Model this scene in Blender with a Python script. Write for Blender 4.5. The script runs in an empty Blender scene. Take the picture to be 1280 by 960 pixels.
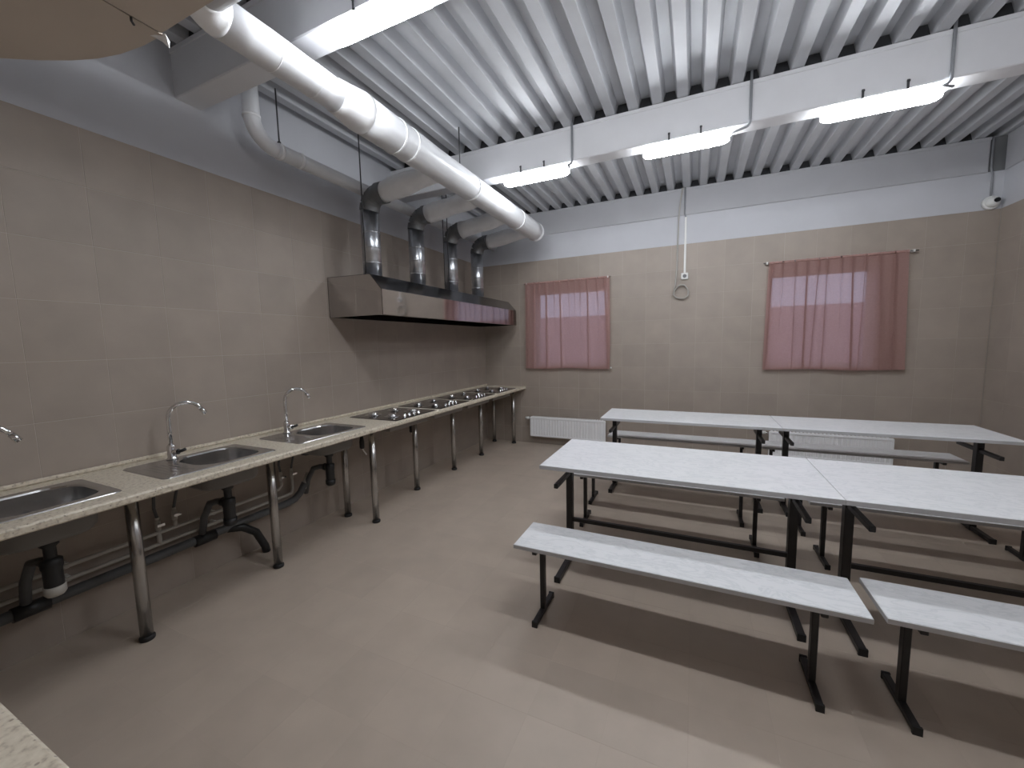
import bpy, bmesh, math, random
from mathutils import Vector, Matrix

random.seed(7)
scene = bpy.context.scene
COL = scene.collection

# ------------------------------------------------------------------ camera
FPX = 496.035
CAM = Vector((2.9058, -5.3908, 1.4701))
yaw, pitch, roll = 0.42913, -0.10098, -0.021354
fwd = Vector((-math.sin(yaw)*math.cos(pitch), math.cos(yaw)*math.cos(pitch), math.sin(pitch)))
r0 = Vector((math.cos(yaw), math.sin(yaw), 0))
u0 = r0.cross(fwd)
right = r0*math.cos(roll) + u0*math.sin(roll)
up = -r0*math.sin(roll) + u0*math.cos(roll)
cd = bpy.data.cameras.new('camera')
cam = bpy.data.objects.new('camera', cd)
COL.objects.link(cam)
cd.sensor_fit = 'HORIZONTAL'
cd.sensor_width = 36.0
cd.lens = FPX*36.0/1280.0
cd.clip_start = 0.02
m3 = Matrix((right, up, -fwd)).transposed()
cam.matrix_world = Matrix.Translation(CAM) @ m3.to_4x4()
scene.camera = cam

def project(P):
    d = Vector(P) - CAM
    z = d.dot(fwd)
    if z < 0.05: return None
    return (640 + FPX*d.dot(right)/z, 480 - FPX*d.dot(up)/z, z)

# ------------------------------------------------------------------ world, exposure
w = bpy.data.worlds.new('world'); scene.world = w
w.use_nodes = True
bg = w.node_tree.nodes['Background']
bg.inputs[0].default_value = (0.52, 0.60, 0.86, 1)
bg.inputs[1].default_value = 0.85
LAMP_STRENGTH = 25.0
LAMP_COLOR = (0.93, 0.96, 1.0, 1)
vs = scene.view_settings
vs.view_transform = 'Standard'; vs.look = 'None'; vs.gamma = 1.0; vs.use_curve_mapping = False
vs.exposure = 1.15

# ------------------------------------------------------------------ materials
MATS = {}
def new_mat(name):
    m = bpy.data.materials.new(name); m.use_nodes = True
    MATS[name] = m
    return m, m.node_tree, m.node_tree.nodes['Principled BSDF']
def mat(name, color, rough=0.5, metal=0.0, noise=0.0, nscale=8.0, bump=0.0, spec=0.5, coat=0.0):
    m, nt, b = new_mat(name)
    b.inputs['Base Color'].default_value = (*color, 1)
    b.inputs['Roughness'].default_value = rough
    b.inputs['Metallic'].default_value = metal
    b.inputs['Specular IOR Level'].default_value = spec
    if coat: b.inputs['Coat Weight'].default_value = coat
    if noise or bump:
        tc = nt.nodes.new('ShaderNodeTexCoord')
        n = nt.nodes.new('ShaderNodeTexNoise'); n.inputs['Scale'].default_value = nscale
        n.inputs['Detail'].default_value = 4
        nt.links.new(tc.outputs['Object'], n.inputs['Vector'])
        if noise:
            r = nt.nodes.new('ShaderNodeValToRGB')
            r.color_ramp.elements[0].position = 0.3; r.color_ramp.elements[1].position = 0.7
            r.color_ramp.elements[0].color = (*[c*(1-noise) for c in color], 1)
            r.color_ramp.elements[1].color = (*[min(1, c*(1+noise)) for c in color], 1)
            nt.links.new(n.outputs['Fac'], r.inputs[0]); nt.links.new(r.outputs[0], b.inputs['Base Color'])
        if bump:
            bp_ = nt.nodes.new('ShaderNodeBump'); bp_.inputs['Strength'].default_value = bump
            bp_.inputs['Distance'].default_value = 0.01
            nt.links.new(n.outputs['Fac'], bp_.inputs['Height']); nt.links.new(bp_.outputs[0], b.inputs['Normal'])
    return m

def tile_mat(name, color, rough):
    # every tile is its own object: a slight shade of its own per object
    m, nt, b = new_mat(name)
    oi = nt.nodes.new('ShaderNodeObjectInfo')
    geo = nt.nodes.new('ShaderNodeNewGeometry')
    n = nt.nodes.new('ShaderNodeTexNoise'); n.inputs['Scale'].default_value = 5; n.inputs['Detail'].default_value = 6
    nt.links.new(geo.outputs['Position'], n.inputs['Vector'])
    r = nt.nodes.new('ShaderNodeValToRGB')
    r.color_ramp.elements[0].position = 0.3; r.color_ramp.elements[1].position = 0.75
    r.color_ramp.elements[0].color = (*[c*0.93 for c in color], 1)
    r.color_ramp.elements[1].color = (*[c*1.06 for c in color], 1)
    nt.links.new(n.outputs['Fac'], r.inputs[0])
    mr = nt.nodes.new('ShaderNodeMapRange'); mr.inputs[3].default_value = 0.96; mr.inputs[4].default_value = 1.04
    nt.links.new(oi.outputs['Random'], mr.inputs[0])
    mx = nt.nodes.new('ShaderNodeVectorMath'); mx.operation = 'SCALE'
    nt.links.new(r.outputs[0], mx.inputs[0]); nt.links.new(mr.outputs[0], mx.inputs['Scale'])
    nt.links.new(mx.outputs[0], b.inputs['Base Color'])
    b.inputs['Roughness'].default_value = rough
    return m

tile_mat('wall_tile', (0.368, 0.314, 0.268), 0.5)
tile_mat('floor_tile', (0.475, 0.40, 0.33), 0.45)
mat('grout', (0.52, 0.46, 0.41), 0.9)
mat('floor_grout', (0.455, 0.383, 0.315), 0.6)
mat('white_plaster', (0.575, 0.585, 0.62), 0.85, noise=0.03, nscale=3, bump=0.05)
mat('beam_paint', (0.74, 0.745, 0.77), 0.6, noise=0.03, nscale=4)
mat('beam_grey', (0.46, 0.465, 0.49), 0.65, noise=0.03, nscale=4)
mat('dark_grey', (0.17, 0.175, 0.18), 0.7, noise=0.05)
mat('deck_metal', (0.56, 0.575, 0.605), 0.5, metal=0.1, noise=0.06, nscale=3, spec=0.35)
mat('bowl_underside_grey', (0.20, 0.19, 0.18), 0.7, noise=0.05)  # underside of the bowls, darker grey than the steel inside
mat('stainless', (0.55, 0.55, 0.55), 0.22, metal=1.0, noise=0.04, nscale=20)
mat('mirror_steel', (0.52, 0.50, 0.49), 0.06, metal=1.0)
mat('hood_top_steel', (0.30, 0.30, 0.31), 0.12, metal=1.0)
mat('leg_steel', (0.52, 0.51, 0.50), 0.24, metal=1.0)
mat('galvanised', (0.60, 0.62, 0.65), 0.30, metal=1.0, noise=0.12, nscale=14)
mat('dull_zinc', (0.20, 0.205, 0.21), 0.45, metal=0.6, noise=0.15, nscale=10)
mat('chrome', (0.75, 0.75, 0.76), 0.08, metal=1.0)
mat('duct_white', (0.74, 0.75, 0.77), 0.30, noise=0.04, nscale=6, bump=0.25)
mat('duct_film', (0.88, 0.885, 0.90), 0.35, noise=0.05, nscale=9, bump=0.6)
mat('foil', (0.92, 0.93, 0.95), 0.3, metal=0.3, bump=0.8, nscale=30)
mat('canopy_beige', (0.60, 0.53, 0.46), 0.55, noise=0.06, nscale=2)
mat('black_steel', (0.012, 0.011, 0.012), 0.42, noise=0.1)
mat('rubber_black', (0.012, 0.012, 0.013), 0.6, noise=0.1)
mat('plastic_black', (0.018, 0.019, 0.021), 0.4, noise=0.1)
mat('plastic_grey', (0.11, 0.115, 0.12), 0.45, noise=0.08)
mat('pipe_white', (0.52, 0.50, 0.46), 0.4, noise=0.04)
mat('plastic_white', (0.78, 0.78, 0.76), 0.4, noise=0.02)
mat('conduit_grey', (0.30, 0.31, 0.33), 0.5, noise=0.05)
mat('cable_cream', (0.46, 0.44, 0.41), 0.5, noise=0.03)
mat('radiator_white', (0.90, 0.905, 0.92), 0.35, noise=0.02)
mat('window_pvc', (0.80, 0.80, 0.80), 0.35, noise=0.02)
mat('hob_steel', (0.17, 0.165, 0.16), 0.16, metal=1.0, noise=0.06)
mat('hob_body', (0.36, 0.34, 0.32), 0.5, metal=0.4, noise=0.05)
mat('cast_iron', (0.02, 0.019, 0.018), 0.5, noise=0.15)
mat('rod_dark', (0.07, 0.07, 0.075), 0.5, metal=0.5, noise=0.1)
mat('edge_shaded', (0.50, 0.50, 0.51), 0.5, noise=0.04)  # edge bands of tops and seats, their shade painted into the colour
mat('outside_wall', (0.68, 0.42, 0.40), 0.9, noise=0.15, nscale=3)
mat('outside_ground', (0.12, 0.10, 0.09), 0.95, noise=0.2, nscale=2)
mat('lens_black', (0.005, 0.005, 0.006), 0.1)

def laminate(name, color, vein):
    m, nt, b = new_mat(name)
    tc = nt.nodes.new('ShaderNodeTexCoord')
    mp = nt.nodes.new('ShaderNodeMapping'); mp.inputs['Rotation'].default_value = (0, 0, 0.7)
    mp.inputs['Scale'].default_value = (1.2, 3.2, 2)
    nt.links.new(tc.outputs['Object'], mp.inputs[0])
    n = nt.nodes.new('ShaderNodeTexNoise'); n.inputs['Scale'].default_value = 4.5
    n.inputs['Detail'].default_value = 8; n.inputs['Roughness'].default_value = 0.62
    n.inputs['Distortion'].default_value = 1.3
    nt.links.new(mp.outputs[0], n.inputs['Vector'])
    r = nt.nodes.new('ShaderNodeValToRGB'); e = r.color_ramp.elements
    e[0].position = 0.455; e[0].color = (*color, 1)
    e[1].position = 0.56; e[1].color = (*color, 1)
    k = e.new(0.5); k.color = (*vein, 1)
    nt.links.new(n.outputs['Fac'], r.inputs[0]); nt.links.new(r.outputs[0], b.inputs['Base Color'])
    b.inputs['Roughness'].default_value = 0.32
    return m
laminate('table_laminate', (0.80, 0.81, 0.83), (0.70, 0.72, 0.74))

def speckle(name):
    m, nt, b = new_mat(name)
    geo = nt.nodes.new('ShaderNodeNewGeometry')
    base = (0.64, 0.575, 0.465)
    n = nt.nodes.new('ShaderNodeTexNoise'); n.inputs['Scale'].default_value = 70; n.inputs['Detail'].default_value = 5
    nt.links.new(geo.outputs['Position'], n.inputs['Vector'])
    r = nt.nodes.new('ShaderNodeValToRGB'); e = r.color_ramp.elements
    e[0].position = 0.30; e[0].color = (0.40, 0.34, 0.265, 1)
    e[1].position = 0.68; e[1].color = (0.74, 0.68, 0.565, 1)
    k = e.new(0.45); k.color = (*base, 1)
    nt.links.new(n.outputs['Fac'], r.inputs[0])
    v = nt.nodes.new('ShaderNodeTexVoronoi'); v.inputs['Scale'].default_value = 55
    nt.links.new(geo.outputs['Position'], v.inputs['Vector'])
    r2 = nt.nodes.new('ShaderNodeValToRGB'); r2.color_ramp.interpolation = 'LINEAR'
    r2.color_ramp.elements[0].position = 0.12; r2.color_ramp.elements[0].color = (1, 1, 1, 1)
    r2.color_ramp.elements[1].position = 0.2; r2.color_ramp.elements[1].color = (0, 0, 0, 1)
    nt.links.new(v.outputs['Distance'], r2.inputs[0])
    wn = nt.nodes.new('ShaderNodeMath'); wn.operation = 'MULTIPLY'; wn.inputs[1].default_value = 0.7
    nt.links.new(r2.outputs[0], wn.inputs[0])
    mx = nt.nodes.new('ShaderNodeMix'); mx.data_type = 'RGBA'
    nt.links.new(wn.outputs[0], mx.inputs[0]); nt.links.new(r.outputs[0], mx.inputs[6])
    mx.inputs[7].default_value = (0.22, 0.17, 0.13, 1)
    nt.links.new(mx.outputs[2], b.inputs['Base Color'])
    b.inputs['Roughness'].default_value = 0.38
    return m
speckle('worktop_speckle')

def curtain_mat():
    m, nt, b = new_mat('curtain_cloth')
    nt.nodes.remove(b)
    out = nt.nodes['Material Output']
    tc = nt.nodes.new('ShaderNodeTexCoord')
    wv = nt.nodes.new('ShaderNodeTexNoise'); wv.inputs['Scale'].default_value = 60
    nt.links.new(tc.outputs['Object'], wv.inputs['Vector'])
    r = nt.nodes.new('ShaderNodeValToRGB')
    r.color_ramp.elements[0].color = (0.52, 0.335, 0.305, 1); r.color_ramp.elements[1].color = (0.60, 0.395, 0.365, 1)
    nt.links.new(wv.outputs['Fac'], r.inputs[0])
    d = nt.nodes.new('ShaderNodeBsdfDiffuse'); t = nt.nodes.new('ShaderNodeBsdfTranslucent'); tr = nt.nodes.new('ShaderNodeBsdfTransparent')
    nt.links.new(r.outputs[0], d.inputs[0]); nt.links.new(r.outputs[0], t.inputs[0])
    tr.inputs[0].default_value = (1.0, 0.9, 0.9, 1)
    m1 = nt.nodes.new('ShaderNodeMixShader'); m1.inputs[0].default_value = 0.5
    m2 = nt.nodes.new('ShaderNodeMixShader'); m2.inputs[0].default_value = 0.13
    nt.links.new(d.outputs[0], m1.inputs[1]); nt.links.new(t.outputs[0], m1.inputs[2])
    nt.links.new(m1.outputs[0], m2.inputs[1]); nt.links.new(tr.outputs[0], m2.inputs[2])
    nt.links.new(m2.outputs[0], out.inputs[0])
curtain_mat()
mat('curtain_hem', (0.42, 0.25, 0.225), 0.9, noise=0.08, nscale=40)

def glass_mat():
    m, nt, b = new_mat('window_glass')
    nt.nodes.remove(b); out = nt.nodes['Material Output']
    g = nt.nodes.new('ShaderNodeBsdfGlossy'); g.inputs[1].default_value = 0.02
    t = nt.nodes.new('ShaderNodeBsdfTransparent'); t.inputs[0].default_value = (0.95, 0.97, 0.97, 1)
    f = nt.nodes.new('ShaderNodeFresnel'); f.inputs[0].default_value = 1.45
    mx = nt.nodes.new('ShaderNodeMixShader')
    nt.links.new(f.outputs[0], mx.inputs[0]); nt.links.new(t.outputs[0], mx.inputs[1]); nt.links.new(g.outputs[0], mx.inputs[2])
    nt.links.new(mx.outputs[0], out.inputs[0])
glass_mat()

def lamp_mat():
    m, nt, b = new_mat('lamp_diffuser')
    nt.nodes.remove(b); out = nt.nodes['Material Output']
    e = nt.nodes.new('ShaderNodeEmission'); e.inputs[0].default_value = LAMP_COLOR; e.inputs[1].default_value = LAMP_STRENGTH
    nt.links.new(e.outputs[0], out.inputs[0])
lamp_mat()

def brick_wall_mat():
    # wall behind the photographer: same tiles, too far out of view to be pieces
    m, nt, b = new_mat('tiled_surface')
    geo = nt.nodes.new('ShaderNodeNewGeometry')
    sx = nt.nodes.new('ShaderNodeSeparateXYZ'); nt.links.new(geo.outputs['Position'], sx.inputs[0])
    cx = nt.nodes.new('ShaderNodeCombineXYZ'); nt.links.new(sx.outputs[0], cx.inputs[0]); nt.links.new(sx.outputs[2], cx.inputs[1])
    br = nt.nodes.new('ShaderNodeTexBrick'); br.offset = 0.0
    br.inputs['Scale'].default_value = 1; br.inputs['Brick Width'].default_value = 0.2925; br.inputs['Row Height'].default_value = 0.299
    br.inputs['Mortar Size'].default_value = 0.002
    br.inputs['Color1'].default_value = (0.395, 0.34, 0.297, 1); br.inputs['Color2'].default_value = (0.41, 0.352, 0.31, 1)
    br.inputs['Mortar'].default_value = (0.42, 0.37, 0.32, 1)
    nt.links.new(cx.outputs[0], br.inputs['Vector']); nt.links.new(br.outputs[0], b.inputs['Base Color'])
    b.inputs['Roughness'].default_value = 0.48
brick_wall_mat()

# ------------------------------------------------------------------ mesh helpers
class MB:
    def __init__(s): s.v = []; s.f = []; s.sm = []
    def add(s, vs_, fs, smooth=False):
        o = len(s.v); s.v += [tuple(p) for p in vs_]
        for f in fs: s.f.append([o+i for i in f]); s.sm.append(smooth)
        return s
    def box(s, x0, x1, y0, y1, z0, z1):
        vs_ = [(x, y, z) for z in (z0, z1) for y in (y0, y1) for x in (x0, x1)]
        return s.add(vs_, [(0,2,3,1), (4,5,7,6), (0,1,5,4), (2,6,7,3), (0,4,6,2), (1,3,7,5)])
    def cbox(s, x0, x1, y0, y1, z0, z1, c=0.003):
        # box with chamfered edges
        bm = bmesh.new()
        vv = [bm.verts.new(p) for p in [(x, y, z) for z in (z0, z1) for y in (y0, y1) for x in (x0, x1)]]
        for f in [(0,2,3,1), (4,5,7,6), (0,1,5,4), (2,6,7,3), (0,4,6,2), (1,3,7,5)]: bm.faces.new([vv[i] for i in f])
        bmesh.ops.bevel(bm, geom=bm.edges[:], offset=c, segments=1, affect='EDGES')
        bm.verts.index_update()
        s.add([v.co[:] for v in bm.verts], [[v.index for v in f.verts] for f in bm.faces]); bm.free()
        return s
    def tube(s, path, r, n=14, caps=True, rs=None):
        P = [Vector(p) for p in path]; k = len(P)
        T = []
        for i in range(k):
            if i == 0: t = P[1]-P[0]
            elif i == k-1: t = P[-1]-P[-2]
            else: t = (P[i+1]-P[i]).normalized() + (P[i]-P[i-1]).normalized()
            T.append(t.normalized())
        ref = Vector((0, 0, 1)) if abs(T[0].z) < 0.9 else Vector((1, 0, 0))
        N = (ref - T[0]*ref.dot(T[0])).normalized()
        vs_ = []
        for i in range(k):
            N = (N - T[i]*N.dot(T[i])).normalized(); B = T[i].cross(N)
            ri = rs[i] if rs else r
            for j in range(n):
                a = 2*math.pi*j/n
                vs_.append(P[i] + N*(ri*math.cos(a)) + B*(ri*math.sin(a)))
        fs = [(i*n+j, i*n+(j+1) % n, (i+1)*n+(j+1) % n, (i+1)*n+j) for i in range(k-1) for j in range(n)]
        s.add(vs_, fs, True)
        if caps:
            o = len(s.v) - len(vs_)
            s.f.append([o+j for j in range(n)][::-1]); s.sm.append(False)
            s.f.append([o+(k-1)*n+j for j in range(n)]); s.sm.append(False)
        return s
    def cyl(s, a, b, r, n=16, r2=None):
        return s.tube([a, b], r, n, rs=[r, r if r2 is None else r2])
    def lathe(s, prof, c=(0, 0, 0), n=20):
        # prof: list of (radius, z) ; axis +z
        vs_ = []; k = len(prof)
        for (r, z) in prof:
            for j in range(n):
                a = 2*math.pi*j/n
                vs_.append((c[0]+r*math.cos(a), c[1]+r*math.sin(a), c[2]+z))
        fs = [(i*n+j, i*n+(j+1) % n, (i+1)*n+(j+1) % n, (i+1)*n+j) for i in range(k-1) for j in range(n)]
        return s.add(vs_, fs, True)
    def prism(s, poly, axis, a, b):
        # poly in the other two axes
        n = len(poly)
        def P(u, v, t):
            return {'x': (t, u, v), 'y': (u, t, v), 'z': (u, v, t)}[axis]
        vs_ = [P(u, v, a) for u, v in poly] + [P(u, v, b) for u, v in poly]
        fs = [list(range(n))[::-1], [n+i for i in range(n)]] + [(i, (i+1) % n, n+(i+1) % n, n+i) for i in range(n)]
        return s.add(vs_, fs)
    def mesh(s, name, m, fix=True):
        me = bpy.data.meshes.new(name); me.from_pydata(s.v, [], s.f)
        if fix:
            bm = bmesh.new(); bm.from_mesh(me)
            bmesh.ops.recalc_face_normals(bm, faces=bm.faces[:]); bm.to_mesh(me); bm.free()
        for p, q in zip(me.polygons, s.sm): p.use_smooth = q
        me.materials.append(MATS[m]); me.update()
        return me
    def build(s, name, m, parent=None, fix=True):
        o = bpy.data.objects.new(name, s.mesh(name, m, fix)); COL.objects.link(o)
        if parent is not None: o.parent = parent
        return o

def tag(o, label=None, cat=None, group=None, kind=None):
    if label: o['label'] = label
    if cat: o['category'] = cat
    if group: o['group'] = group
    if kind: o['kind'] = kind
    return o
def thing(name, label, cat, loc=(0, 0, 0), rz=0.0, group=None):
    o = bpy.data.objects.new(name, None); COL.objects.link(o)
    o.location = loc; o.rotation_euler = (0, 0, rz); o.empty_display_size = 0.1
    return tag(o, label, cat, group)
def copy_tree(o, parent=None, label=None):
    c = o.copy(); COL.objects.link(c)
    if parent is not None: c.parent = parent
    if label: c['label'] = label
    for ch in list(o.children): copy_tree(ch, c)
    return c
def arc(c, r, a0, a1, n, e1, e2):
    # points c + r(cos a e1 + sin a e2)
    c = Vector(c); e1 = Vector(e1); e2 = Vector(e2)
    return [c + e1*(r*math.cos(a0+(a1-a0)*i/n)) + e2*(r*math.sin(a0+(a1-a0)*i/n)) for i in range(n+1)]

# ------------------------------------------------------------------ room shell
W, YF, HT, HD = 5.484, -5.90, 2.628, 3.28      # width, front wall, top of the tiles, underside of the deck
TW, TH, J = 0.2925, 0.299, 0.0018               # tile pitch, joint
TT = 0.009                                      # tile thickness
ROWS = 9
wins = [(0.80, 1.87, 1.14, 2.21), (3.66, 4.63, 1.14, 2.21)]

def struct(name, mb, m, parent=None):
    o = mb.build(name, m, parent)
    if parent is None: o['kind'] = 'structure'
    return o

# floor
fl = struct('floor', MB().box(-0.02, W+0.02, YF-0.02, 0.02, -0.15, -0.0004), 'floor_grout')
cand = []
nx0 = -8; ny0 = 0
for i in range(-8, 12):
    for j in range(-6, 16):
        x0 = 2.335 + i*TW; x1 = x0 + TW; y0 = -4.36 + j*TW; y1 = y0 + TW
        x0, x1 = max(x0, 0), min(x1, W); y0, y1 = max(y0, YF), min(y1, 0)
        if x1-x0 < 0.02 or y1-y0 < 0.02: continue
        pr = project(((x0+x1)/2, (y0+y1)/2, 0))
        vis = 0
        if pr and -60 < pr[0] < 1340 and 430 < pr[1] < 1010: vis = (x1-x0)*(y1-y0)/pr[2]**3
        cand.append((vis, x0, x1, y0, y1))
cand.sort(reverse=True)
cache = {}
rest = MB()
def tile_mesh(key, mk, m):
    if key not in cache: cache[key] = mk().mesh('tile', m)
    return cache[key]
h = J/2
for k, (vis, x0, x1, y0, y1) in enumerate(cand):
    if k < 300 and vis > 0:
        sx, sy = round(x1-x0, 3), round(y1-y0, 3)
        me = tile_mesh(('f', sx, sy), lambda: MB().cbox(-sx/2+h, sx/2-h, -sy/2+h, sy/2-h, -TT-0.001, 0, 0.0003), 'floor_tile')
        o = bpy.data.objects.new('tile', me); COL.objects.link(o); o.parent = fl
        o.location = ((x0+x1)/2, (y0+y1)/2, 0)
    else:
        rest.box(x0+h, x1-h, y0+h, y1-h, -TT-0.001, 0)
o = rest.build('tile_field', 'floor_tile', fl); o['kind'] = 'stuff'

def row_z(r):
    z1 = HT - r*TH
    return max(z1-TH, 0.0), z1

# left wall: painted base with tiles up to 2.63 m
wl = struct('wall_left', MB().box(-0.2, -TT, YF-0.2, 0.2, -0.15, HT).box(-0.2, -0.002, YF-0.2, 0.2, HT, HD+0.2), 'white_plaster')
ys = [-4.042 + TW*k for k in range(-7, 15)]
def wall_tiles(parent, u_edges, umin, umax, place, holes=(), nrm='x'):
    for a in u_edges:
        u0, u1 = max(a, umin), min(a+TW, umax)
        if u1-u0 < 0.015: continue
        for r in range(ROWS):
            z0, z1 = row_z(r)
            rects = [(u0, u1, z0, z1)]
            for (ha, hb, hc, hd) in holes:
                nr = []
                for (p, q, s_, t) in rects:
                    if q <= ha or p >= hb or t <= hc or s_ >= hd: nr.append((p, q, s_, t)); continue
                    if p < ha: nr.append((p, ha, s_, t))
                    if q > hb: nr.append((hb, q, s_, t))
                    pp, qq = max(p, ha), min(q, hb)
                    if s_ < hc: nr.append((pp, qq, s_, hc))
                    if t > hd: nr.append((pp, qq, hd, t))
                rects = nr
            rects = [q for q in rects if q[1]-q[0] > 0.01 and q[3]-q[2] > 0.01]
            for (p, q, s_, t) in rects:
                su, sz = round(q-p, 3), round(t-s_, 3)
                if nrm == 'x':
                    me = tile_mesh(('x', su, sz), lambda: MB().cbox(-TT-0.001, 0, -su/2+h, su/2-h, -sz/2+h, sz/2-h, 0.0006), 'wall_tile')
                elif nrm == '-x':
                    me = tile_mesh(('-x', su, sz), lambda: MB().cbox(0, TT+0.001, -su/2+h, su/2-h, -sz/2+h, sz/2-h, 0.0006), 'wall_tile')
                else:
                    me = tile_mesh(('y', su, sz), lambda: MB().cbox(-su/2+h, su/2-h, 0, TT+0.001, -sz/2+h, sz/2-h, 0.0006), 'wall_tile')
                o = bpy.data.objects.new('tile', me); COL.objects.link(o); o.parent = parent
                o.location = place((p+q)/2, (s_+t)/2)
wall_tiles(wl, ys, YF, 0.0, lambda u, z: (0, u, z), nrm='x')
g = MB().box(-TT-0.002, -0.0010, YF, 0, 0, HT-0.001).build('grout', 'grout', wl)

# back wall with two window openings
def wall_with_holes(y0, y1, z0, z1, x0, x1, holes):
    mb = MB(); xs = x0
    for (a, b, c, d) in holes:
        mb.box(xs, a, y0, y1, z0, z1)
        mb.box(a, b, y0, y1, z0, c); mb.box(a, b, y0, y1, d, z1); xs = b
    mb.box(xs, x1, y0, y1, z0, z1)
    return mb
mbk = wall_with_holes(TT, 0.30, -0.15, HT, -0.2, W+0.2, wins)
mbk.box(-0.2, W+0.2, 0.002, 0.30, HT, 2.97).box(-0.2, W+0.2, 0.02, 0.30, 2.97, HD).box(-0.2, W+0.2, 0.25, 0.30, HD, HD+0.2)
wb = struct('wall_back', mbk, 'white_plaster')
xs = [4.972 + TW*k for k in range(-18, 3)]
wall_tiles(wb, xs, 0.0, W, lambda u, z: (u, 0, z), holes=wins, nrm='y')
wall_with_holes(0.0010, TT+0.002, 0, HT-0.001, 0, W, wins).build('grout', 'grout', wb)

wr = struct('wall_right', MB().box(W+TT, W+0.2, YF-0.2, 0.2, -0.15, HT).box(W+0.002, W+0.2, YF-0.2, 0.2, HT, HD+0.2), 'white_plaster')
wall_tiles(wr, [TW*k for k in range(-21, 0)], YF, 0.0, lambda u, z: (W, u, z), nrm='-x')
MB().box(W+0.0010, W+TT+0.002, YF, 0, 0, HT-0.001).build('grout', 'grout', wr)
wf = struct('wall_front', MB().box(-0.2, W+0.2, YF-0.2, YF-0.002, HT, HD+0.2), 'white_plaster')
MB().box(-0.02, W+0.02, YF-0.2, YF, -0.15, HT).build('tiled_lower_wall', 'tiled_surface', wf)

# ceiling: corrugated steel deck in sheets of five ribs
PITCH = 0.1784
ce = MB().box(-0.3, W+0.3, YF-0.3, 0.4, HD+0.16, HD+0.30).build('ceiling', 'dark_grey'); ce['kind'] = 'structure'
DH = 0.075
def deck_profile(k):
    c = 2.345 + PITCH*k      # centre of a raised flute
    return [(c-PITCH/2, HD), (c-PITCH/2+0.034, HD), (c-PITCH/2+0.038, HD+0.006), (c-0.032, HD+DH), (c+0.032, HD+DH), (c+PITCH/2-0.038, HD+0.006), (c+PITCH/2-0.034, HD)]
k0 = -14
while k0 < 19:
    pts = []
    for k in range(k0, k0+5): pts += deck_profile(k)
    pts.append((2.345+PITCH*(k0+5)-PITCH/2, HD))
    mb = MB(); n = len(pts)
    lo = [(x, YF-0.15, z) for x, z in pts] + [(x, 0.26, z) for x, z in pts]
    hi = [(x, y, z+0.0015) for x, y, z in lo]
    fs = [(i, i+1, n+i+1, n+i) for i in range(n-1)]
    mb.add(lo, fs).add(hi, [f[::-1] for f in fs])
    mb.build('deck_sheet', 'deck_metal', ce, fix=False)
    k0 += 5

# beams
mat('gap_shade', (0.035, 0.036, 0.04), 0.9, noise=0.1)  # near-black plugs added so the flute gaps above the beams read as shade
shade_plug_me = MB().prism([(-0.052, HD+0.0), (-0.0485, HD+0.006), (-0.0315, HD+DH-0.002), (0.0315, HD+DH-0.002), (0.0485, HD+0.006), (0.052, HD+0.0)], 'y', 0.02, 0.06).mesh('flute_shade_plug', 'gap_shade')
def shade_plugs(parent, y):
    for k in range(-12, 17):
        o = bpy.data.objects.new('flute_shade_plug', shade_plug_me); COL.objects.link(o); o.parent = parent
        o.location = (2.345+PITCH*k, y, 0)
def beam(name, y0, y1, z0, label, m='beam_paint', x0=-0.05, x1=W+0.05):
    b = struct(name, MB().cbox(x0, x1, y0, y1, z0, HD-0.004, 0.006), m)
    MB().box(x0, x1, y0-0.006, y0, HD-0.03, HD-0.004).build('top_flange', m, b)
    return b
shade_plugs(beam('trim_1', -3.88, -3.73, 3.0, ''), -3.88)
shade_plugs(beam('trim_2', -1.955, -1.805, 3.0, ''), -1.955)
shade_plugs(beam('trim_3', -0.012, 0.02, 2.965, '', 'beam_grey', x1=5.37), -0.012)
beam('trim_4', -5.86, -5.71, 3.0, '')
struct('trim_5', MB().box(5.37, W, 0.004, 0.06, 2.965, HD-0.004), 'dark_grey')  # darker grey piece between the back beam's end and the right wall
struct('trim_6', MB().cbox(W-0.012, W+0.02, YF, -0.02, 2.965, HD-0.004, 0.004), 'beam_grey')

# windows
for i, (a, b, c, d) in enumerate(wins):
    wn = tag(MB().box(a-0.0, b+0.0, 0.012, 0.20, c-0.012, c+0.012).build('window_%d' % (i+1), 'window_pvc'), kind='structure')
    y0, y1 = 0.13, 0.19
    t = 0.045
    fr = MB().cbox(a, a+t, y0, y1, c, d, .004).cbox(b-t, b, y0, y1, c, d, .004).cbox(a+t, b-t, y0, y1, d-t, d, .004).cbox(a+t, b-t, y0, y1, c+0.012, c+t, .004)
    fr.build('window_frame', 'window_pvc', wn)
    MB().box(a+t, b-t, 0.155, 0.165, c+t, d-t).build('pane', 'window_glass', wn)
    MB().cbox(a+t-0.04, a+t-0.016, y0-0.03, y0, 1.55, 1.68, .004).build('handle', 'window_pvc', wn)
gr = struct('ground_outside', MB().box(-20, 25, 0.31, 40, -0.4, -0.3), 'outside_ground')
ow = struct('wall_outside', MB().box(-20, 25, 6.0, 6.3, -0.3, 2.22), 'outside_wall')

# ------------------------------------------------------------------ counter along the left wall
HC, CT, XC = 0.842, 0.038, 0.66
SINK_Y = [(-5.125, -4.535), (-4.385, -3.80), (-3.648, -3.05)]
SX0, SX1 = 0.13, 0.565
HOBS = [-2.515, -1.87, -1.225, -0.58]
HW = 0.29
kc = thing('kitchen_counter', 'long speckled cream kitchen counter on chrome legs along the left wall', 'counter')
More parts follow.
